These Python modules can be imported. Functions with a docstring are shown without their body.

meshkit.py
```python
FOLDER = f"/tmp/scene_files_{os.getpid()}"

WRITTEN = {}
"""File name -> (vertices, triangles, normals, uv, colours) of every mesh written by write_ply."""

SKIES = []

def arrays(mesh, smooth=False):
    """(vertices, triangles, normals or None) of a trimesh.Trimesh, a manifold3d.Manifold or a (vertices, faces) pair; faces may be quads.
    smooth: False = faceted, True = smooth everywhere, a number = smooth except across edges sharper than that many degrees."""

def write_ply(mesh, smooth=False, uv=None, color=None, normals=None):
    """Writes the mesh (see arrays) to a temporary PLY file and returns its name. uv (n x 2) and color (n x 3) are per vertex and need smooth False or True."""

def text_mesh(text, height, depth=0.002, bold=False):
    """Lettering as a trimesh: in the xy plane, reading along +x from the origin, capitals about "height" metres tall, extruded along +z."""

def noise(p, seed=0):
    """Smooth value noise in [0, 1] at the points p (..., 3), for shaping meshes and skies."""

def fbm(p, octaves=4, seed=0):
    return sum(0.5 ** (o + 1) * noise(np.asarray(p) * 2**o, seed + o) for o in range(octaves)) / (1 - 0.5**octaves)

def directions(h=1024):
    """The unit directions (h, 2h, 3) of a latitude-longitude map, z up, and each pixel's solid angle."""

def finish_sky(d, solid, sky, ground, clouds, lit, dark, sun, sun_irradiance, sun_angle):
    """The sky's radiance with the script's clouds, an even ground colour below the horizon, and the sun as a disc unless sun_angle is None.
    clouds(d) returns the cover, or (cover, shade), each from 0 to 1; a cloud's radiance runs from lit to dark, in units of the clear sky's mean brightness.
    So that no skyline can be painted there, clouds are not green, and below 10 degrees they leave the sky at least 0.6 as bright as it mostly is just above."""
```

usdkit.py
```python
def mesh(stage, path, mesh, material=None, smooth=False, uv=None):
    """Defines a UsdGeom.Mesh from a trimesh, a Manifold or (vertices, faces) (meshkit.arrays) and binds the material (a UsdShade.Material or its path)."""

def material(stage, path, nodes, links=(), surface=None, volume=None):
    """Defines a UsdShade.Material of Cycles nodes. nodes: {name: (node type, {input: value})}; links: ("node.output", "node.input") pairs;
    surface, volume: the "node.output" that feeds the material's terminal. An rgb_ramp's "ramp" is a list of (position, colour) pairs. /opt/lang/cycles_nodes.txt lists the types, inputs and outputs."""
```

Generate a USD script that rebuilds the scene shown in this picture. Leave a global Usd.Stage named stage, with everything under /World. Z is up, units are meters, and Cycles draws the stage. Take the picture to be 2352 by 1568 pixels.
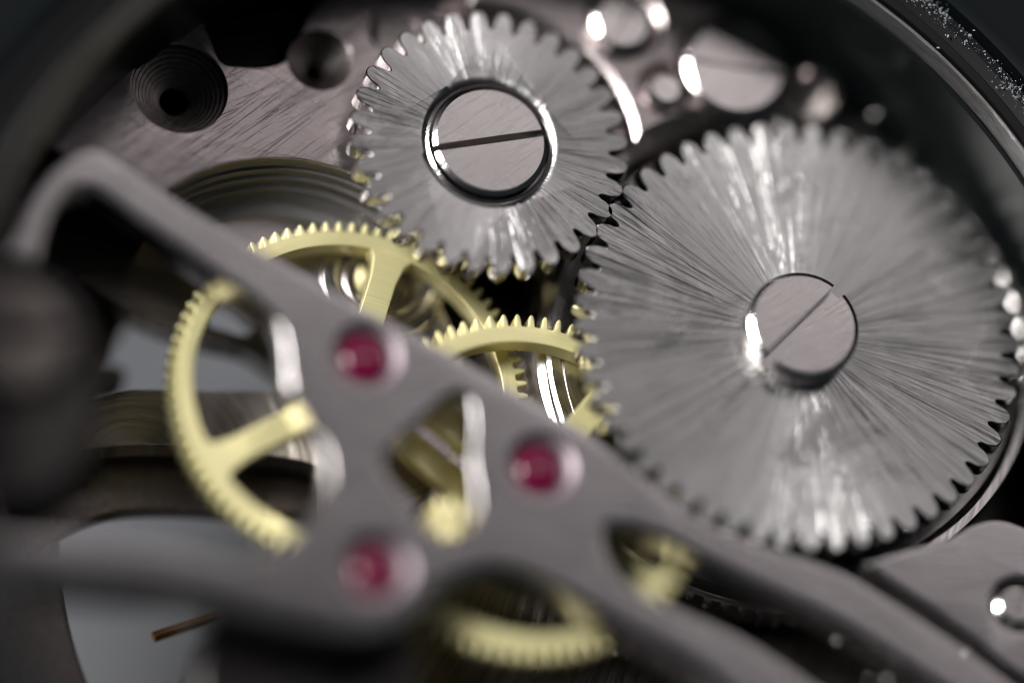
import math, random
import numpy as np, trimesh, usdkit
import mapbox_earcut
from shapely.geometry import Polygon, Point
from shapely import affinity
from pxr import Usd, UsdGeom, UsdLux, UsdShade, Gf, Sdf

# A close-up of a watch movement.  1 unit = 1 mm of the movement.  z = 0 is the top of the two steel wheels.
stage = Usd.Stage.CreateInMemory()
UsdGeom.SetStageUpAxis(stage, "Z")
UsdGeom.Xform.Define(stage, "/World")
UsdGeom.Scope.Define(stage, "/World/Looks")
rng = random.Random(7)
nrg = np.random.default_rng(7)

# ------------------------------------------------------------------ camera
TILT, DIST, SC = math.radians(25.0), 70.0, 250.0        # SC: picture units (2352 wide) per mm
AX = np.array([.862, -.506, 0.0]); AX /= np.linalg.norm(AX)
LOW = np.array([-.506, -.862, 0.0]); LOW /= np.linalg.norm(LOW)   # towards the camera's side
BACK = np.array([0, 0, math.cos(TILT)]) + math.sin(TILT) * LOW
_R = trimesh.transformations.rotation_matrix(TILT, np.cross([0, 0, 1], LOW))[:3, :3]
RIGHT, UP = _R @ [1, 0, 0], _R @ [0, 1, 0]
EYE = BACK * DIST
cam = UsdGeom.Camera.Define(stage, "/World/camera")
cam.AddTransformOp().Set(Gf.Matrix4d(*RIGHT, 0, *UP, 0, *BACK, 0, *EYE, 1))
cam.CreateHorizontalApertureAttr(36.0)
cam.CreateFocalLengthAttr(36.0 * DIST / (2352 / SC))
cam.CreateFStopAttr(0.0200)
cam.CreateFocusDistanceAttr(DIST + .70)
cam.CreateClippingRangeAttr(Gf.Vec2f(1, 500))
cam.CreateExposureAttr(-0.2)

# ------------------------------------------------------------------ lamps
def rect_light(name, pos, target, w, h, radiance, color, roll=0.0):
    l = UsdLux.RectLight.Define(stage, "/World/" + name)
    pos, target = np.array(pos, float), np.array(target, float)
    z = pos - target; z /= np.linalg.norm(z)
    x = np.cross([0, 1, 0.01], z); x /= np.linalg.norm(x); y = np.cross(z, x)
    x, y = x * math.cos(roll) + y * math.sin(roll), y * math.cos(roll) - x * math.sin(roll)
    l.AddTransformOp().Set(Gf.Matrix4d(*x, 0, *y, 0, *z, 0, *pos, 1))
    l.CreateWidthAttr(w); l.CreateHeightAttr(h); l.CreateIntensityAttr(radiance); l.CreateColorAttr(Gf.Vec3f(*color))
    l.CreateNormalizeAttr(False)
rect_light("softbox", (33.2, 52.8, 80), (33.2, 52.8, 0), 80, 46, 1.04, (1.0, .92, .925), math.radians(-22))
rect_light("desk_lamp", (-56, 20, 62), (0, 0, 0), 20, 34, 72.0, (1.0, .98, .96))
dome = UsdLux.DomeLight.Define(stage, "/World/room_light")
_dm = usdkit.material(stage, "/World/Looks/room_air", {"b": ("background_shader", {"color": (.7, .88, 1.0), "strength": .028})}, surface="b.background")
UsdShade.MaterialBindingAPI.Apply(dome.GetPrim()).Bind(_dm)

def at(u, v, z=0.0):
    d = (u - 1176) / SC * RIGHT + (784 - v) / SC * UP - DIST * BACK
    s = (z - EYE[2]) / d[2]
    return EYE + s * d
def xy(u, v, z=0.0):
    return at(u, v, z)[:2]

# ------------------------------------------------------------------ materials
def mat(name, nodes, links, surface):
    return usdkit.material(stage, "/World/Looks/" + name, nodes, links, surface=surface)

def metal(name, color, rough, noise_scale=6.0, bump=0.0, stretch=(1, 1, 1), rvar=.08, metallic=1.0):
    """A metal with uneven gloss and fine relief."""
    n = {"tc": ("texture_coordinate", {}), "mp": ("mapping", {"scale": stretch}),
         "n1": ("noise_texture", {"scale": noise_scale, "detail": 6.0, "roughness": .65}),
         "n2": ("noise_texture", {"scale": .9, "detail": 4.0}),
         "rr": ("map_range", {"from_min": .3, "from_max": .7, "to_min": max(rough - rvar, .02), "to_max": rough + rvar, "clamp": True}),
         "cr": ("rgb_ramp", {"ramp": [(.3, [c * .82 for c in color]), (.7, color)]}),
         "p": ("principled_bsdf", {"metallic": metallic, "base_color": color, "roughness": rough})}
    l = [("tc.object", "mp.vector"), ("mp.vector", "n1.vector"), ("tc.object", "n2.vector"), ("n1.fac", "rr.value"), ("rr.result", "p.roughness"),
         ("n2.fac", "cr.fac"), ("cr.color", "p.base_color")]
    if bump:
        n["b"] = ("bump", {"strength": bump, "distance": .02}); l += [("n1.fac", "b.height"), ("b.normal", "p.normal")]
    return mat(name, n, l, "p.BSDF")

def radial(name, color, k1, k2, amp):
    """Sunburst finish: each scratch runs outwards from the wheel's own centre and tips the surface a little sideways."""
    n, l = {}, []
    def node(key_, kind, ins=None, **frm):
        n[key_] = (kind, ins or {})
        for k, v in frm.items(): l.append((v, f"{key_}.{k}"))
    mt = lambda key_, op, v=None, **frm: node(key_, "math", {"math_type": op, **(v or {})}, **frm)
    node("tc", "texture_coordinate"); node("g", "geometry"); node("s", "separate_xyz", vector="tc.object"); node("gn", "separate_xyz", vector="g.normal")
    mt("a", "arctan2", value1="s.y", value2="s.x"); mt("c", "cosine", value1="a.value"); mt("sn", "sine", value1="a.value")
    mt("x2", "multiply", value1="s.x", value2="s.x"); mt("y2", "multiply", value1="s.y", value2="s.y"); mt("r2", "add", value1="x2.value", value2="y2.value"); mt("r", "sqrt", value1="r2.value")
    node("v", "combine_xyz", x="c.value", y="sn.value", z="r.value")
    mt("ny", "multiply", {"value2": -1.0}, value1="sn.value"); node("tg", "combine_xyz", {"z": 0.0}, x="ny.value", y="c.value")
    for i, (k, kr, det) in enumerate(((k1, .6, 3.0), (k2, 1.8, 3.0), (k1 * .35, .4, 2.0), (k2 * .9, 9.0, 3.0))):
        node(f"m{i}", "mapping", {"scale": (k, k, kr)}, vector="v.vector")
        node(f"n{i}", "noise_texture", {"scale": 1.0, "detail": det, "roughness": .6}, vector=f"m{i}.vector")
    # signed slopes: mostly slight, now and then steep
    def slope(key_, src, gain, power):
        mt(key_ + "a", "multiply_add", {"value2": 2.0, "value3": -1.0}, value1=src)
        mt(key_ + "b", "absolute", value1=key_ + "a.value"); mt(key_ + "p", "power", {"value2": power}, value1=key_ + "b.value")
        mt(key_ + "s", "sign", value1=key_ + "a.value"); mt(key_ + "m", "multiply", value1=key_ + "p.value", value2=key_ + "s.value")
        mt(key_, "multiply", {"value2": gain}, value1=key_ + "m.value")
    slope("sa", "n0.fac", amp * 6.2, 1.9); slope("sb", "n1.fac", amp * 6.5, 1.8); slope("sc", "n2.fac", amp * .22, 1.0)
    node("gate", "map_range", {"from_min": .42, "from_max": .56, "to_min": .25, "to_max": 1.0, "clamp": True}, value="n3.fac")
    mt("sum1", "add", value1="sa.value", value2="sb.value"); mt("sum2", "multiply", value1="sum1.value", value2="gate.result"); mt("sum", "add", value1="sum2.value", value2="sc.value")
    mt("up", "maximum", {"value2": 0.0}, value1="gn.z"); mt("upp", "power", {"value2": 6.0}, value1="up.value"); mt("amt", "multiply", value1="sum.value", value2="upp.value")
    node("tv", "vector_math", {"math_type": "scale"}, vector1="tg.vector", scale="amt.value")
    node("nv", "vector_math", {"math_type": "add"}, vector1="g.normal", vector2="tv.vector"); node("nn", "vector_math", {"math_type": "normalize"}, vector1="nv.vector")
    # stains: patches where an oily film dulls or smooths the metal
    node("st", "noise_texture", {"scale": .8, "detail": 5.0, "roughness": .6, "distortion": .8}, vector="tc.object")
    node("sr", "map_range", {"from_min": .50, "from_max": .58, "to_min": .34, "to_max": .24, "clamp": True}, value="st.fac")
    node("rr", "mix_float", {"a": .10}, fac="upp.value", b="sr.result")
    node("cr", "rgb_ramp", {"ramp": [(.36, color), (.56, color), (.62, [c * .74 for c in color]), (.9, [c * .70 for c in color])]}, fac="st.fac")
    node("sd", "map_range", {"from_min": .3, "from_max": .6, "to_min": .86, "to_max": 1.0, "clamp": True}, value="n1.fac")
    node("cm", "mix_color", {"blend_type": "multiply", "fac": 1.0}, a="cr.color", b="sd.result")
    node("p", "principled_bsdf", {"metallic": 1.0, "anisotropic": .55}, base_color="cm.result", roughness="rr.result", normal="nn.vector", tangent="tg.vector")
    return mat(name, n, l, "p.BSDF")

def swirled(name, color, rough, centre, rings, zk=.0, bump=.35, metallic=1.0, vary=1.0):
    """Turned or milled surface: irregular concentric marks about a point."""
    n = {"tc": ("texture_coordinate", {}), "mp": ("mapping", {"location": (-centre[0], -centre[1], 0.0)}), "s": ("separate_xyz", {}),
         "x2": ("math", {"math_type": "multiply"}), "y2": ("math", {"math_type": "multiply"}), "r2": ("math", {"math_type": "add"}), "r": ("math", {"math_type": "sqrt"}),
         "wob": ("noise_texture", {"scale": .8, "detail": 2.0}), "ra": ("math", {"math_type": "multiply_add", "value2": .25}),
         "v": ("combine_xyz", {}), "zz": ("math", {"math_type": "multiply", "value2": zk}), "sm": ("mapping", {"scale": (1.2, 1.2, 1.2)}), "rs": ("math", {"math_type": "multiply", "value2": rings}),
         "w": ("noise_texture", {"scale": 1.0, "detail": 5.0, "roughness": .65}), "big": ("noise_texture", {"scale": 1.2, "detail": 3.0}),
         "ht": ("mix_float", {"fac": .2}), "b": ("bump", {"strength": bump, "distance": .03}), "cr": ("rgb_ramp", {"ramp": [(.3, [c * (1 - .45 * vary) for c in color]), (.55, color), (.8, [min(c * (1 + .3 * vary), .97) for c in color])]}),
         "p": ("principled_bsdf", {"metallic": metallic, "roughness": rough})}
    return mat(name, n, [("tc.object", "mp.vector"), ("mp.vector", "s.vector"), ("s.x", "x2.value1"), ("s.x", "x2.value2"), ("s.y", "y2.value1"), ("s.y", "y2.value2"), ("x2.value", "r2.value1"), ("y2.value", "r2.value2"), ("r2.value", "r.value1"),
        ("tc.object", "wob.vector"), ("wob.fac", "ra.value1"), ("r.value", "ra.value3"), ("ra.value", "rs.value1"), ("rs.value", "v.x"), ("s.z", "zz.value1"), ("zz.value", "v.z"), ("v.vector", "w.vector"), ("tc.object", "big.vector"),
        ("w.fac", "ht.a"), ("big.fac", "ht.b"), ("ht.result", "b.height"), ("w.fac", "cr.fac"), ("cr.color", "p.base_color"), ("b.normal", "p.normal")], "p.BSDF")

def plain(name, color, rough, **kw):
    return mat(name, {"p": ("principled_bsdf", {"base_color": color, "roughness": rough, **kw})}, [], "p.BSDF")

STEEL = (.60, .575, .57)
M = {}
def scratched(name, color, rough, deep=1.0):
    n = {"tc": ("texture_coordinate", {}), "p": ("principled_bsdf", {"metallic": 1.0, "roughness": rough}),
         "nf": ("noise_texture", {"scale": 1.3, "detail": 4.0}), "ng": ("noise_texture", {"scale": 30.0, "detail": 4.0}),
         "pit": ("voronoi_texture", {"scale": 7.0, "randomness": 1.0}), "pn": ("noise_texture", {"scale": 2.2, "detail": 2.0}),
         "pm": ("math", {"math_type": "multiply", "value2": .085}), "pl": ("math", {"math_type": "less_than"}),
         "rr": ("map_range", {"from_min": .3, "from_max": .7, "to_min": rough - .05, "to_max": rough + .07, "clamp": True}),
         "pc": ("mix_color", {"blend_type": "mix", "b": [c * .25 for c in color]}), "b": ("bump", {"strength": .25 * deep, "distance": .008})}
    l = [("tc.object", "nf.vector"), ("tc.object", "ng.vector"), ("tc.object", "pit.vector"), ("tc.object", "pn.vector"), ("pn.fac", "pm.value1"), ("pit.distance", "pl.value1"), ("pm.value", "pl.value2"),
         ("nf.fac", "rr.value"), ("rr.result", "p.roughness"), ("pl.value", "pc.fac"), ("pc.result", "p.base_color"), ("b.normal", "p.normal")]
    last = None
    for i, (ang, sx, sy, lo) in enumerate(((.62, 1.1, 60, .63), (.70, .7, 90, .62), (.45, .9, 80, .66), (-.6, .8, 50, .71))):
        n |= {f"r{i}": ("vector_rotate", {"rotate_type": "z_axis", "angle": -ang}), f"m{i}": ("mapping", {"scale": (sx, sy, 1.0)}), f"s{i}": ("noise_texture", {"scale": 1.0, "detail": 2.0, "distortion": .15}),
              f"t{i}": ("map_range", {"from_min": lo, "from_max": lo + .05, "to_min": 0.0, "to_max": 1.0, "clamp": True})}
        l += [("tc.object", f"r{i}.vector"), (f"r{i}.vector", f"m{i}.vector"), (f"m{i}.vector", f"s{i}.vector"), (f"s{i}.fac", f"t{i}.value")]
        if last:
            n[f"x{i}"] = ("math", {"math_type": "maximum"}); l += [(last, f"x{i}.value1"), (f"t{i}.result", f"x{i}.value2")]; last = f"x{i}.value"
        else:
            last = f"t{i}.result"
    n |= {"iv": ("math", {"math_type": "multiply", "value2": -1.0}), "gg": ("math", {"math_type": "multiply_add", "value2": .25}), "cc": ("mix_color", {"a": color, "b": [c * (1 - .3 * deep) for c in color]})}
    l += [(last, "iv.value1"), ("ng.fac", "gg.value1"), ("iv.value", "gg.value3"), ("gg.value", "b.height"), (last, "cc.fac"), ("cc.result", "pc.a")]
    return mat(name, n, l, "p.BSDF")
M["plate"] = scratched("rhodium_plate", (.50, .445, .445), .25)
M["polished"] = scratched("polished_steel", (.64, .61, .60), .15, .35)
M["bridge"] = metal("satin_bridge", (.60, .57, .575), .18, 1.0, .07, (1.6, 34.0, 1.0), rvar=.05)
M["bevel"] = metal("bright_bevel", (.72, .71, .70), .22, 5.0)
M["crown"] = radial("sunburst_crown", (.62, .607, .603), 70, 210, .5)
M["ratchet"] = radial("sunburst_ratchet", (.60, .59, .585), 90, 280, .5)
M["setting"] = metal("frosted_setting", (.50, .42, .46), .46, 9.0, .05)
M["brass"] = swirled("brass", (.94, .87, .47), .44, (0, 0), 26.0, bump=.12, metallic=.8, vary=.28)
M["brass_old"] = metal("aged_brass", (.36, .19, .06), .45, 7.0, .2)
M["floor"] = metal("machined_floor", (.50, .46, .45), .30, 10.0, .15)
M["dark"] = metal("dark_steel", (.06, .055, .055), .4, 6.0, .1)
M["ring"] = swirled("brushed_ring", (.66, .65, .64), .24, (0, 0), 45.0, 45.0, .4)
M["drum"] = swirled("turned_drum", (.62, .60, .59), .16, (0, 0), 30.0, 30.0, .12)
M["black"] = plain("black_case", (.004, .0055, .006), .38, specular_ior_level=.12)
M["rubber"] = plain("black_rubber", (.005, .005, .006), .5, specular_ior_level=.2)
M["ruby"] = plain("ruby", (.13, .0, .03), .18, transmission_weight=.25, ior=1.5)
M["paper"] = mat("matte_backing", {"tc": ("texture_coordinate", {}), "n": ("noise_texture", {"scale": .35, "detail": 3.0}), "n2": ("noise_texture", {"scale": 9.0, "detail": 4.0}), "m": ("mix_float", {"fac": .3}),
    "c": ("rgb_ramp", {"ramp": [(.35, (.075, .08, .092)), (.65, (.19, .195, .205))]}), "p": ("principled_bsdf", {"roughness": .9})},
    [("tc.object", "n.vector"), ("tc.object", "n2.vector"), ("n.fac", "m.a"), ("n2.fac", "m.b"), ("m.result", "c.fac"), ("c.color", "p.base_color")], "p.BSDF")
M["floor_dark"] = metal("smoky_floor", (.20, .178, .168), .34, 10.0, .2)
M["dust"] = plain("dust", (.25, .275, .29), .9)

# ------------------------------------------------------------------ mesh helpers
def smooth_ring(points, per=8):
    """Closed Catmull-Rom curve through the points."""
    p = np.asarray(points, float); n = len(p); out = []
    for i in range(n):
        a, b, c, d = p[i - 1], p[i], p[(i + 1) % n], p[(i + 2) % n]
        k = per
        for t in np.arange(k) / k:
            out.append(.5 * ((2 * b) + (c - a) * t + (2 * a - 5 * b + 4 * c - d) * t * t + (3 * b - a - 3 * c + d) * t ** 3))
    return np.array(out)

def ccw(r, want=True):
    r = np.asarray(r, float)
    area = np.sum(r[:, 0] * np.roll(r[:, 1], -1) - np.roll(r[:, 0], -1) * r[:, 1])
    return r if (area > 0) == want else r[::-1]

def normals2(r):
    e = np.roll(r, -1, 0) - r
    e /= np.linalg.norm(e, axis=1, keepdims=True) + 1e-12
    n = np.stack([e[:, 1], -e[:, 0]], 1)
    m = n + np.roll(n, 1, 0)
    m /= np.linalg.norm(m, axis=1, keepdims=True) + 1e-12
    return m / np.clip(np.sum(m * n, 1, keepdims=True), .45, 1)

def circle(c, r, n=96):
    a = np.arange(n) * 2 * np.pi / n
    return np.stack([c[0] + r * np.cos(a), c[1] + r * np.sin(a)], 1)

def slab(rings, profiles, bottom=True):
    """rings: outer first, then holes. profiles: per ring, [(inset, z), ...] from top to bottom; inset goes into the material."""
    V, F, base, tops, bots = [], [], 0, [], []
    for i, (r, pr) in enumerate(zip(rings, profiles)):
        r = ccw(r, i == 0); nn = normals2(r); n = len(r)
        layers = [np.column_stack([r - nn * ins, np.full(n, z)]) for ins, z in pr]
        ids = [base + k * n + np.arange(n) for k in range(len(layers))]
        V += layers; base += n * len(layers)
        for a, b in zip(ids[:-1], ids[1:]):
            a2, b2 = np.roll(a, -1), np.roll(b, -1)
            F += [np.stack([a, b, b2], 1), np.stack([a, b2, a2], 1)]
        tops.append(ids[0]); bots.append(ids[-1])
    V = np.vstack(V)
    for group, flip in ((tops, False), (bots, True)):
        if flip and not bottom: continue
        idx = np.concatenate(group); ends = np.cumsum([len(g) for g in group]).astype(np.uint32)
        t = mapbox_earcut.triangulate_float64(np.ascontiguousarray(V[idx][:, :2]), ends).reshape(-1, 3)
        f = idx[t]
        a = V[f]
        up = np.cross(a[:, 1] - a[:, 0], a[:, 2] - a[:, 0])[:, 2] > 0
        f = np.where((up ^ flip)[:, None], f, f[:, ::-1])
        F.append(f)
    return trimesh.Trimesh(V, np.vstack(F), process=False)

def bev(z1, z0, b, steps=3):
    """Rounded top edge of size b, straight wall, tiny lower edge."""
    a = np.linspace(0, math.pi / 2, steps + 1)
    return [(b * (1 - math.sin(t)), z1 - b * (1 - math.cos(t))) for t in a] + [(0, z0)]

def cham(z1, z0, b, h=None):
    return [(b, z1), (0, z1 - (h or b)), (0, z0)]

def lathe(profile, n=96):
    return trimesh.creation.revolve(np.asarray(profile, float), sections=n)

def from_poly(p):
    p = max(p.geoms, key=lambda g: g.area) if hasattr(p, "geoms") else p
    p = p.simplify(.002)
    out = []
    for r in [p.exterior, *p.interiors]:
        c = np.array(r.coords)[:-1]
        out.append(c)
    return out

# ------------------------------------------------------------------ scene helpers
used = {}
def numbered(path):
    k = used.get(path, -1) + 1; used[path] = k
    return path if k == 0 else f"{path}_{k:03d}"

def key(prim, label=None, cat=None, group=None, kind=None):
    for k, v in (("label", label), ("category", cat), ("group", group), ("kind", kind)):
        if v: prim.SetCustomDataByKey(k, v)

def thing(name, label, cat, loc=(0, 0, 0), rz=0.0, group=None, kind=None):
    x = UsdGeom.Xform.Define(stage, numbered("/World/" + name))
    x.AddTranslateOp().Set(Gf.Vec3d(*map(float, loc)))
    if rz: x.AddRotateZOp().Set(math.degrees(rz))
    key(x.GetPrim(), label, cat, group, kind)
    return str(x.GetPath())

def part(parent, name, mesh, m, smooth=35, label=None):
    p = usdkit.mesh(stage, numbered(f"{parent}/{name}"), mesh, M[m] if isinstance(m, str) else m, smooth=smooth)
    if label: p.GetPrim().SetCustomDataByKey("label", label)
    return str(p.GetPath())

def whole(name, mesh, m, label, cat, group=None, kind=None, smooth=35):
    p = usdkit.mesh(stage, numbered("/World/" + name), mesh, M[m], smooth=smooth)
    key(p.GetPrim(), label, cat, group, kind)

# ------------------------------------------------------------------ reference points
ZP, ZF, ZG, ZR = -.40, -1.12, -1.7, .22                     # upper level of the main plate, its machined floor
CROWN, RATCH = at(1125, 326), at(1834, 768)
J = [at(842, 815, .05), at(1243, 1070, .05), at(866, 1303, .05)]       # jewels
def fit_circle(p):
    p = np.asarray(p); A = np.column_stack([2 * p, np.ones(len(p))])
    s = np.linalg.lstsq(A, (p ** 2).sum(1), rcond=None)[0]
    return s[:2], math.sqrt(s[2] + s[0] ** 2 + s[1] ** 2)
MC, MR = fit_circle([xy(*q, .9 + ZR) for q in ((1936, 0), (2097, 122), (2214, 228), (2352, 396), (20, 430), (185, 250), (345, 0))])

# ------------------------------------------------------------------ background, case
whole("backing_surface", slab([circle((0, 0), 60, 64)], [[(0, -9.0), (0, -9.2)]]), "paper", None, None, kind="structure")
t = thing("watch_case", "round black watch case with a grey brushed inner ring and dusty gasket around the movement", "watch case", (*MC, ZR))
part(t, "inner_wall", lathe([(MR + .25, -3.1), (MR, -3.1), (MR, .78), (MR + .02, .8), (MR + .25, .8)], 220), "black")
part(t, "brushed_ring", lathe([(MR + .03, .74), (MR + .0, .745), (MR + .035, .80), (MR + .045, .80), (MR + .12, .93), (MR + .135, .935), (MR + .15, .935), (MR + .16, .6)], 220), "ring")
part(t, "inner_flange", lathe([(MR + .02, -2.5), (4.0, -2.5), (3.95, -2.55), (3.95, -2.8), (MR + .02, -2.8)], 160), "floor_dark")
part(t, "gasket", lathe([(MR + .165, .6), (MR + .175, .98), (MR + .25, .985), (MR + .27, .96), (MR + .36, 1.03), (MR + .46, 1.02), (MR + .52, .9), (MR + .53, .6)], 220), "rubber")
part(t, "outer_rim", lathe([(MR + .5, .5), (MR + .55, 1.05), (MR + .7, 1.12), (MR + 1.6, 1.1), (MR + 1.8, .6), (MR + 1.8, -3.1)], 220), "black")

# ------------------------------------------------------------------ main plate
t = thing("main_plate", "pinkish grey scratched main plate with drilled holes and a round turned recess", "main plate")
disk = Polygon(circle(MC, MR - .32, 160))
RC = xy(668, 795, ZP); RR = 1.87
upper = Polygon(circle(MC, MR + .02, 160)).intersection(Polygon([xy(*q, ZP) for q in ((-300, -400), (1300, -400), (1300, 470), (960, 640), (440, 530), (240, 405), (100, 330))]))
upper = upper.difference(Polygon(circle(RC, RR, 128)))
dip = Polygon(smooth_ring([xy(*q, ZP) for q in ((400, -90), (470, 60), (505, 140), (560, 153), (620, 152), (668, 128), (700, 60), (760, -20), (860, -60), (860, -160), (500, -160))], 6))
upper = upper.difference(dip)
HOLES = [((413, 203), .445), ((735, 137), .300), ((905, 72), .235)]
for (q, r) in HOLES:
    upper = upper.difference(Polygon(circle(xy(*q, ZP), r, 64)))
rings = from_poly(upper)
part(t, "upper_plate", slab(rings, [bev(ZP, ZF - .05, .015, 2)] * len(rings)), "plate")
for (q, r) in HOLES:
    c = xy(*q, ZP)
    m = lathe([(r + .004, ZP - .06)] + [(r * (1 - .085 * k - dr), ZP - .05 - .034 * k - dz) for k in range(8) for dr, dz in ((.0, .0), (.02, .028), (.07, .032))] + [(r * .22, ZP - .55), (r * .2, ZP - .9), (0, ZP - .92)], 64)
    m.apply_translation([*c, 0]); part(t, "drilled_hole", m, "floor_dark", smooth=20)
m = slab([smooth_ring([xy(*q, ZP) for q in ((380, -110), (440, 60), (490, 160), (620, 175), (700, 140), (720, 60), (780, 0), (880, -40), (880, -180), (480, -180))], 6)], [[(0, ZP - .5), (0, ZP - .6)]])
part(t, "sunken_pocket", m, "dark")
fl = disk
OPEN_A = smooth_ring([xy(*q, ZG) for q in ((120, 640), (270, 700), (350, 745), (450, 777), (560, 802), (615, 835), (680, 880), (640, 894), (480, 896), (300, 893), (120, 910))], 6)
OPEN_B = smooth_ring([xy(*q, ZG) for q in ((60, 1080), (180, 1036), (330, 1021), (450, 1026), (560, 1038), (740, 1072), (800, 1150), (780, 1300), (740, 1480), (700, 1700), (50, 1700), (-50, 1300))], 6)
SLOT = smooth_ring([xy(*q, ZG) for q in ((476, 700), (500, 676), (540, 688), (578, 722), (584, 752), (562, 768), (520, 758), (482, 744))], 6)
for o in (OPEN_A, OPEN_B, SLOT, circle(xy(1190, 650, ZG), .3, 48)):
    fl = fl.difference(Polygon(o))
rings = from_poly(fl)
M["swirl"] = swirled("milled_floor", (.22, .20, .185), .3, xy(320, 1075, ZG), 14.0, bump=1.0)
part(t, "machined_floor", slab(rings, [bev(ZG, ZG - .3, .02, 2)] * len(rings)), "swirl")
tf = Polygon(circle(RC, RR - .1, 128)).difference(Polygon([xy(*q, ZF) for q in ((-100, 500), (420, 560), (640, 700), (760, 800), (760, 1500), (-100, 1500))])).difference(Polygon(circle(xy(1190, 650, ZF), .3, 48)))
rings = from_poly(tf)
M["turned"] = swirled("turned_floor", (.58, .53, .53), .27, xy(760, 760, ZF), 30.0, bump=.10)
low = smooth_ring([xy(*q, -2.2) for q in ((60, 1000), (780, 1010), (840, 1190), (700, 1186), (560, 1180), (400, 1172), (280, 1176), (200, 1200), (120, 1240), (60, 1260))], 6)
part(t, "lower_step", slab([low], [bev(-2.2, -2.4, .05, 3)]), "floor_dark")
part(t, "turned_disc", slab(rings, [bev(ZF, ZG - .05, .02, 2)] * len(rings)), "turned")
m = lathe([(.33, ZF - .02), (.31, ZF - .6), (0, ZF - .6)], 48); m.apply_translation([*xy(1190, 650, ZF), 0]); part(t, "deep_hole", m, "dark")
# turned steps of the round recess
def arc_lathe(c, a0, a1, prof, n=90):
    """A lathe profile turned through part of a circle only."""
    p = np.asarray(prof, float); k = len(p); V, F = [], []
    for a in np.radians(np.linspace(a0, a1, n)):
        V.append(np.column_stack([c[0] + p[:, 0] * math.cos(a), c[1] + p[:, 0] * math.sin(a), p[:, 1]]))
    for i in range(n - 1):
        A = i * k + np.arange(k - 1); B = A + k
        F += [np.stack([A, B, B + 1], 1), np.stack([A, B + 1, A + 1], 1)]
    return trimesh.Trimesh(np.vstack(V), np.vstack(F), process=False)
def annulus(c, prof, n=128):
    m = lathe(prof, n); m.apply_translation([c[0], c[1], 0]); return m
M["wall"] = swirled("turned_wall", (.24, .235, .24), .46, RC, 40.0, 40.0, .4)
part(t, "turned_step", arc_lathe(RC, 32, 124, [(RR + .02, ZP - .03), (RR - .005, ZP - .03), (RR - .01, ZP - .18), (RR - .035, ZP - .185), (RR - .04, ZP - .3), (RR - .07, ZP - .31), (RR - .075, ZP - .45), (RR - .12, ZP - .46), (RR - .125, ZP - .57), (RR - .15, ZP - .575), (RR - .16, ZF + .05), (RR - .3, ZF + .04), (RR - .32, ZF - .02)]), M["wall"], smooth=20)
bc = xy(880, 645, ZF)
part(t, "bearing_cup", annulus(bc, [(.60, ZF - .02), (.59, ZF + .05), (.565, ZF + .06), (.47, ZF + .06), (.455, ZF + .05), (.44, ZF - .05), (.385, ZF - .05), (.37, ZF + .06), (.35, ZF + .08), (.30, ZF + .08), (.28, ZF + .06), (.26, ZF + .015), (0, ZF + .012)]), "polished")

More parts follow.
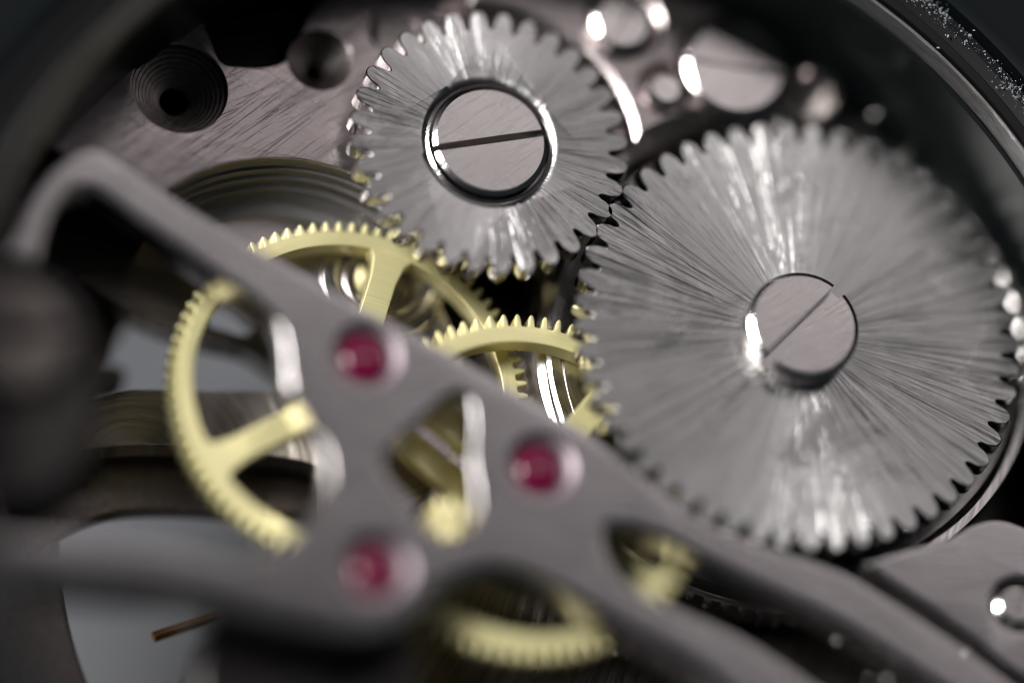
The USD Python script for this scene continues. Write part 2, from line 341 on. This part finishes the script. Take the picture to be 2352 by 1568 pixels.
# ------------------------------------------------------------------ barrel bridge
t = thing("barrel_bridge", "pinkish grey bridge beyond the wheels, scooped out around both steel wheels", "bridge")
ZB = -.10
RBB = float(np.linalg.norm(xy(1985, 235, ZB) - MC))
bb = Polygon(circle(MC, RBB, 200)).intersection(Polygon([xy(*q, ZB) for q in ((1080, -400), (2500, -400), (2500, 620), (1300, 620), (1080, 300))]))
bb = bb.difference(Polygon(circle(CROWN, 1.43, 160))).difference(Polygon(circle(RATCH, 2.40, 200)))
BH = [((1862, 215), .23), ((1530, 203), .235), ((1690, 150), .55), ((1432, 52), .33)]
for (q, r) in BH:
    bb = bb.difference(Polygon(circle(xy(*q, ZB), r, 64)))
rings = from_poly(bb)
part(t, "bridge_top", slab(rings, [cham(ZB, -.62, .05, .03)] * len(rings)), "plate", smooth=20)
part(t, "recess_rim", arc_lathe(RATCH, -72, 92, [(2.36, -.75), (2.36, -.34), (2.33, -.29), (2.26, -.295), (2.20, -.33), (2.19, -.34), (2.19, -.75)][::-1], 120), "drum", smooth=18)
part(t, "hole_bush", annulus(xy(1862, 215, ZB), [(.31, -.62), (.31, -.16), (.27, -.11), (.24, -.115), (.225, -.2), (.225, -.9), (0, -.9)], 64), "polished")
under = Polygon(circle(MC, RBB - .03, 160)).intersection(Polygon([xy(*q, ZB) for q in ((1000, -400), (2500, -400), (2500, 640), (1500, 640), (1240, 560), (1000, 430), (850, 300), (900, -100))]))
rings = from_poly(under.difference(Polygon(circle(RATCH, 2.33, 200))))
part(t, "bridge_floor", slab(rings, [bev(-.42, -.9, .02, 2)] * len(rings)), "floor")

# ------------------------------------------------------------------ screws
def screw(label, px, r, top, depth, slot_deg, slot_w, name="slotted_screw", ch=.05, group=None, m="polished", slot_d=.12, chz=None):
    chz = chz or ch * .58
    c = at(*px, top)
    t = thing(name, label, "screw", (c[0], c[1], 0), group=group)
    a = math.radians(slot_deg)
    d, s = np.array([math.cos(a), math.sin(a)]), np.array([-math.sin(a), math.cos(a)])
    ring = Polygon(circle((0, 0), r, 96))
    bar = Polygon([d * 2 * r + s * slot_w / 2, -d * 2 * r + s * slot_w / 2, -d * 2 * r - s * slot_w / 2, d * 2 * r - s * slot_w / 2])
    halves = ring.difference(bar)
    for g in halves.geoms:
        rr = np.array(g.exterior.coords)[:-1]
        # only the round edge is chamfered; the slot's edges stay sharp
        rad = np.linalg.norm(rr, axis=1)
        V = ccw(rr); k = len(V)
        L = np.linalg.norm(V, axis=1, keepdims=True); on = L > r * .985
        th = np.linspace(0, math.pi / 2, 2)
        lay = []
        for q in th:
            k_in = ch * (1 - q / (math.pi / 2))
            lay.append(np.column_stack([V * (1 - k_in / np.maximum(L, 1e-6) * on), np.full(k, top - chz * q / (math.pi / 2))]))
        lay.append(np.column_stack([V, np.full(k, min(top - slot_d, top - chz - .002))]))
        inset = lay[0][:, :2]
        F = []
        for i in range(len(lay) - 1):
            A = i * k + np.arange(k); B = A + k
            F += [np.stack([A, B, np.roll(B, -1)], 1), np.stack([A, np.roll(B, -1), np.roll(A, -1)], 1)]
        tri = mapbox_earcut.triangulate_float64(np.ascontiguousarray(inset), np.array([k], np.uint32)).reshape(-1, 3)
        vv = inset[tri]; up = np.cross(vv[:, 1] - vv[:, 0], vv[:, 2] - vv[:, 0]) > 0
        F.append(np.where(up[:, None], tri, tri[:, ::-1]))
        part(t, "head_half", trimesh.Trimesh(np.vstack(lay), np.vstack(F), process=False), m, smooth=20)
    part(t, "slot_floor", slab([circle((0, 0), r - .003, 96)], [[(0, top - slot_d + .003), (0, top - depth)]]), m)
    return t
screw("screw with a thin dark slot in the middle of the smaller steel wheel", (1127, 322), .548, .02, .5, 11.5, .075, ch=.04, slot_d=.36)
screw("domed proud screw with a wide diagonal slot in the middle of the larger steel wheel", (1847, 745), .525, .27, .4, 45.5, .13, ch=.045, slot_d=.17)
screw("big blurred screw head beside a black hole beyond the wheels", (1692, 152), .50, .06, .5, 172, .05, ch=.06)
screw("smaller pale screw at the top edge beside the crown wheel", (1432, 48), .30, .05, .5, 60, .04, ch=.06)
c = at(1530, 203, .0)
m = lathe([(0, .02), (.13, .02), (.18, -.02), (.2, -.08), (.2, -.6)], 64); m.apply_translation([c[0], c[1], 0])
whole("steel_post", m, "polished", "small round steel post touching the big blurred screw head", "post")

# ------------------------------------------------------------------ gears
def gear_ring(n, ro, rr, kind, phase=0.0):
    out = []
    if kind == "steel":     # broad tooth, pointed tip, round gap
        h = ro - rr
        half = [(.44, rr + .012), (.405, rr + .035), (.375, rr + .08), (.335, rr + .58 * h), (.24, rr + .86 * h), (.08, ro)]
        prof = [(-.5, rr)] + [(-f, r) for f, r in half] + half[::-1]
    else:                   # train wheel: slim round-nosed teeth
        prof = [(-.5, rr), (-.30, rr + .004), (-.25, rr + .02), (-.23, rr + (ro - rr) * .55), (-.17, rr + (ro - rr) * .83), (-.07, ro), (.07, ro), (.17, rr + (ro - rr) * .83), (.23, rr + (ro - rr) * .55), (.25, rr + .02), (.30, rr + .004)]
    for i in range(n):
        for f, r in prof:
            a = phase + (i + f) * 2 * math.pi / n
            out.append((r * math.cos(a), r * math.sin(a)))
    return np.array(out)

def steel_wheel(name, label, cat, c, n, ro, rr, hole, m, phase, rim=(.03, .03)):
    t = thing(name, label, cat, (c[0], c[1], 0))
    part(t, "toothed_disc", slab([gear_ring(n, ro, rr, "steel", phase), circle((0, 0), hole, 128)], [cham(0, -.2, .010, .010), cham(0, -.2, *rim)]), m, smooth=30)
    return t
t = steel_wheel("crown_wheel", "smaller sunburst steel crown wheel with a slotted screw in a bright ring", "gear wheel", CROWN, 32, 1.325, 1.135, .615, "crown", .05, (.055, .031))
part(t, "core_ring", lathe([(.614, -.15), (.612, -.055), (.575, -.034), (.568, -.04), (.56, -.3), (0, -.3)], 128), "polished")
t = steel_wheel("ratchet_wheel", "larger sunburst steel ratchet wheel, stained towards its teeth", "gear wheel", RATCH, 52, 2.13, 1.95, .3, "ratchet", .0)

def train_wheel(name, label, c, z, n, ro, rr, ri, angles, sw, thick, hub, m="brass", bvl=.015):
    t = thing(name, label, "gear wheel", (c[0], c[1], z))
    part(t, "toothed_rim", slab([gear_ring(n, ro, rr, "train", .02), circle((0, 0), ri, 160)], [bev(0, -thick, bvl, 2), bev(0, -thick, bvl, 2)]), m)
    for a in angles:
        L = ri + .02
        w0, w1 = sw * .5, sw * .62
        pts = [(hub * .8, -w0), (L * .8, -w0), (L * .93, -w1), (L, -w1 * 1.5), (L, w1 * 1.5), (L * .93, w1), (L * .8, w0), (hub * .8, w0)]
        rr_ = np.array(pts) @ np.array([[math.cos(a), math.sin(a)], [-math.sin(a), math.cos(a)]])
        part(t, "spoke", slab([rr_], [bev(-.006, -thick * .8, .012, 2)]), m)
    part(t, "hub", lathe([(0, .06), (hub * .6, .06), (hub * .62, .03), (hub, .02), (hub, -thick), (hub * .5, -thick - .3), (0, -thick - .3)], 64), m)
    return t
W1 = at(801, 901, -.82)
s1, s1b = at(915, 530, -.82) - W1, at(510, 1050, -.82) - W1
train_wheel("brass_gear", "brass train wheel reaching from the opening at the cock to beneath the crown wheel", W1, -.80, 84, 1.70, 1.60, 1.46, (math.atan2(s1[1], s1[0]), math.atan2(s1b[1], s1b[0]), -.72), .25, .22, .28)
W2 = np.array([J[1][0], J[1][1], -.47])
s2 = at(1352, 930, -.47) - W2
train_wheel("brass_gear", "upper brass train wheel carried by the middle ruby, its teeth overlapping the other brass wheel", W2, -.47, 80, 1.70, 1.58, 1.42, [math.atan2(s2[1], s2[0]) - .06 + k * math.pi / 2 for k in range(4)], .25, .22, .28)
W3 = at(1545, 1640, -1.9)
train_wheel("brass_gear", "dull coppery wheel glimpsed deep behind the lower of the two bridge arms", W3, -1.9, 60, .95, .87, .7, [.3 + k * math.pi / 2 for k in range(4)], .16, .12, .18, "brass_old")
W4 = at(880, 1700, -1.8)
train_wheel("brass_gear", "dark coppery wheel at the bottom edge beneath the rounded end of the bridge", W4, -1.8, 60, 1.15, 1.07, .85, [.9 + k * math.pi / 2 for k in range(4)], .2, .12, .2, "brass_old")

# ------------------------------------------------------------------ barrel
t = thing("mainspring_barrel", "polished steel mainspring barrel under the larger steel wheel", "barrel", (RATCH[0], RATCH[1], 0))
part(t, "drum", lathe([(0, -.70), (2.08, -.70), (2.085, -.73), (2.11, -.73), (2.115, -.70), (2.20, -.70), (2.235, -.722), (2.24, -.80), (2.25, -.805), (2.30, -.833), (2.305, -1.04), (2.25, -1.08), (2.25, -1.16), (2.3, -1.2), (2.3, -1.52)], 220), "drum", smooth=18)
part(t, "tooth_flange", slab([gear_ring(84, 2.36, 2.26, "train", 0.0)], [bev(-1.25, -1.45, .012, 2)]), "polished")

# ------------------------------------------------------------------ train bridge
t = thing("train_bridge", "long satin grey bridge set with three rubies and pierced by cut-outs", "bridge")
ZT = .05
outer = [(-60, 640), (20, 560), (60, 462), (128, 380), (200, 342), (262, 360), (420, 468), (700, 628), (850, 712), (980, 778), (1180, 892), (1350, 992), (1500, 1112), (1610, 1192), (1750, 1250), (1900, 1298), (2000, 1348), (2200, 1478), (2352, 1590), (2480, 1680),
         (2400, 1760), (2250, 1640), (2130, 1560), (1950, 1446), (1800, 1374), (1650, 1308), (1560, 1252), (1460, 1216), (1395, 1212), (1392, 1262), (1430, 1330), (1550, 1396), (1700, 1464), (1850, 1560), (2000, 1680),
         (1850, 1740), (1660, 1580), (1550, 1508), (1400, 1424), (1260, 1346), (1160, 1312), (1080, 1318), (1000, 1362), (930, 1430), (850, 1462), (700, 1446), (480, 1392), (300, 1366), (100, 1352), (-100, 1350),
         (-100, 1240), (100, 1232), (300, 1242), (430, 1262), (530, 1288), (600, 1272), (670, 1232), (725, 1172), (750, 1100), (742, 1030), (700, 955), (662, 890), (654, 820), (642, 755), (600, 706), (515, 645), (395, 562), (265, 470), (200, 435), (150, 455), (105, 530), (75, 640), (20, 690)]
kite = [(1040, 905), (985, 950), (905, 1030), (882, 1065), (900, 1110), (960, 1180), (1000, 1228), (1045, 1238), (1085, 1200), (1092, 1130), (1082, 1060), (1086, 985), (1078, 920)]
R0 = smooth_ring([xy(*q, ZT) for q in outer], 6)
R1 = smooth_ring([xy(*q, ZT) for q in kite], 6)
RB = .042
rings = [R0, R1] + [circle(j[:2], .325, 64) for j in J]
BT = ZT - .38
part(t, "bridge_plate", slab(rings, [bev(ZT, BT, RB, 4), bev(ZT, BT, RB * .8, 4)] + [[(0.0, ZT), (0.0, BT)]] * 3), "bridge", smooth=40)
for j in J:
    m = lathe([(0, ZT - .09), (.03, ZT - .09), (.045, ZT - .065), (.09, ZT - .045), (.16, ZT - .05), (.21, ZT - .075), (.24, ZT - .12), (.248, ZT - .2), (.248, ZT - .34), (0, ZT - .34)], 48)
    m.apply_translation([j[0], j[1], 0])
    q = part(t, "ruby", m, "ruby")
    m = lathe([(.324, ZT - .004), (.316, ZT - .008), (.258, ZT - .058), (.25, ZT - .075), (.25, BT)], 64); m.apply_translation([j[0], j[1], 0])
    part(t, "jewel_setting", m, "setting")
    m = lathe([(0, ZT - .03), (.02, ZT - .035), (.03, ZT - .05), (.03, ZT - .12)], 24); m.apply_translation([j[0], j[1], 0])
    part(q, "pivot", m, "polished")

pc = xy(705, 1590, -.9)
part(t, "foot", slab([circle(pc, 1.05, 96)], [bev(-.75, ZG - .1, .08, 3)]), "dark", label="dark round foot under the rounded end of the bridge")
pp = at(1030, 1190, -.35)
g = thing("brass_pinion", "small brass pinion glimpsed at the lower tip of the kite-shaped cut-out", "pinion", pp)
part(g, "toothed_body", slab([gear_ring(10, .21, .13, "train", .1)], [bev(0, -.45, .02, 2)]), "brass")
part(g, "arbor", lathe([(0, .12), (.05, .12), (.06, .1), (.06, -.9), (0, -.9)], 32), "polished")

# ------------------------------------------------------------------ balance cock at the near side
t = thing("balance_cock", "dark blurred rounded cock holding a very large slotted screw at the near edge", "balance cock")
lobe = [(-260, 560), (-60, 570), (80, 590), (180, 650), (228, 740), (238, 860), (236, 980), (190, 1090), (60, 1160), (-260, 1180)]
part(t, "cock_plate", slab([smooth_ring([xy(*q, .25) for q in lobe], 6)], [bev(.25, -.5, .14, 4)]), "dark", smooth=40)
m = [(200, 840), (262, 836), (288, 850), (286, 880), (262, 898), (200, 900)]
part(t, "lug", slab([smooth_ring([xy(*q, -.6) for q in m], 6)], [bev(-.6, -.8, .02, 2)]), "dark")
screw("very large blurred screw standing on the dark cock at the near edge", (30, 765), .62, .42, .2, 5, .14, m="floor_dark", ch=.1)

# ------------------------------------------------------------------ click lever
t = thing("click_lever", "smooth grey click lever with a rounded lobe, its tip among the ratchet wheel's teeth", "lever")
ZC = -.02
cl = [(1984, 1292), (2010, 1284), (2100, 1256), (2180, 1236), (2235, 1204), (2285, 1192), (2340, 1204), (2420, 1250), (2520, 1400), (2520, 1640), (2380, 1584), (2230, 1468), (2100, 1374), (2000, 1310)]
cs = xy(2338, 1388, ZC)
part(t, "lever_plate", slab([smooth_ring([xy(*q, ZC) for q in cl], 6), circle(cs, .26, 64)], [bev(ZC, -.26, .03, 3), bev(ZC, -.26, .03, 3)]), "bridge")
screw("screw sunk into the grey click lever at the edge of the picture", (2338, 1388), .215, -.06, .3, 70, .03, ch=.05)

# ------------------------------------------------------------------ brass pin
a, b = at(352, 1462, -2.5), at(560, 1388, -2.5)
m = trimesh.creation.cylinder(.052, segment=[a, b], sections=32)
whole("brass_pin", m, "brass_old", "short dull brass pin over the pale backing below the bridge", "pin")

# ------------------------------------------------------------------ dust
def speck(p, r, fine=0):
    m = trimesh.creation.icosphere(fine, 1.0)
    m.vertices *= nrg.uniform(.5, 1.15, (len(m.vertices), 1)) * np.array([r * nrg.uniform(.7, 1.8), r * nrg.uniform(.6, 1.2), r * .6])
    a = nrg.uniform(0, 6.28); c, s_ = math.cos(a), math.sin(a)
    m.vertices = m.vertices @ np.array([[c, s_, 0], [-s_, c, 0], [0, 0, 1]]) + p
    return m
bits = []
for k in range(4200):          # powder caked on the gasket, thicker in places
    a = nrg.uniform(.05, 1.25); u = nrg.normal(.40, .045)
    if nrg.random() > .25 + .75 * (math.sin(a * 23) * math.sin(a * 9 + 1) > -.1): continue
    bits.append(speck([MC[0] + (MR + u) * math.cos(a), MC[1] + (MR + u) * math.sin(a), ZR + 1.02 + nrg.uniform(0, .02)], min(.004 * math.exp(nrg.normal(0, .55)), .03)))
for k in range(60):
    a = nrg.uniform(.05, 1.35); u = nrg.uniform(.15, 1.3)
    bits.append(speck([MC[0] + (MR + u) * math.cos(a), MC[1] + (MR + u) * math.sin(a), ZR + (.96 if u < .3 else 1.1)], nrg.uniform(.008, .022)))
whole("dust", trimesh.util.concatenate(bits), "dust", "white powdery dust caked on the black gasket of the case", "dust", kind="stuff")

# bright metal filings lying about between the parts
bits = []
for u, v, z, r in ((1925, 1470, -.3, .02), (1972, 1496, -.3, .025), (2010, 1515, -.3, .018), (1997, 1299, -.02, .022), (2222, 1492, -.25, .03), (2140, 1420, -.4, .025), (1905, 1465, -.5, .015), (1480, 1478, -1.0, .02), (1415, 1500, -1.2, .02), (1440, 1508, -1.2, .014),
                   (1860, 1420, -.8, .02), (1880, 1438, -.8, .014), (1620, 1390, -.9, .016), (1745, 10, .1, .022), (2090, 345, -.2, .016), (2012, 262, -.1, .03), (2135, 275, -.3, .012), (1712, 272, -.05, .024), (2040, 1562, -.2, .03), (2000, 1560, -.2, .02)):
    bits.append(speck(at(u, v, z), r * 1.5, 1))
whole("metal_filings", trimesh.util.concatenate(bits), "bevel", "tiny bright metal filings scattered between the steel wheels and the bridge arms", "filings", kind="stuff", smooth=True)
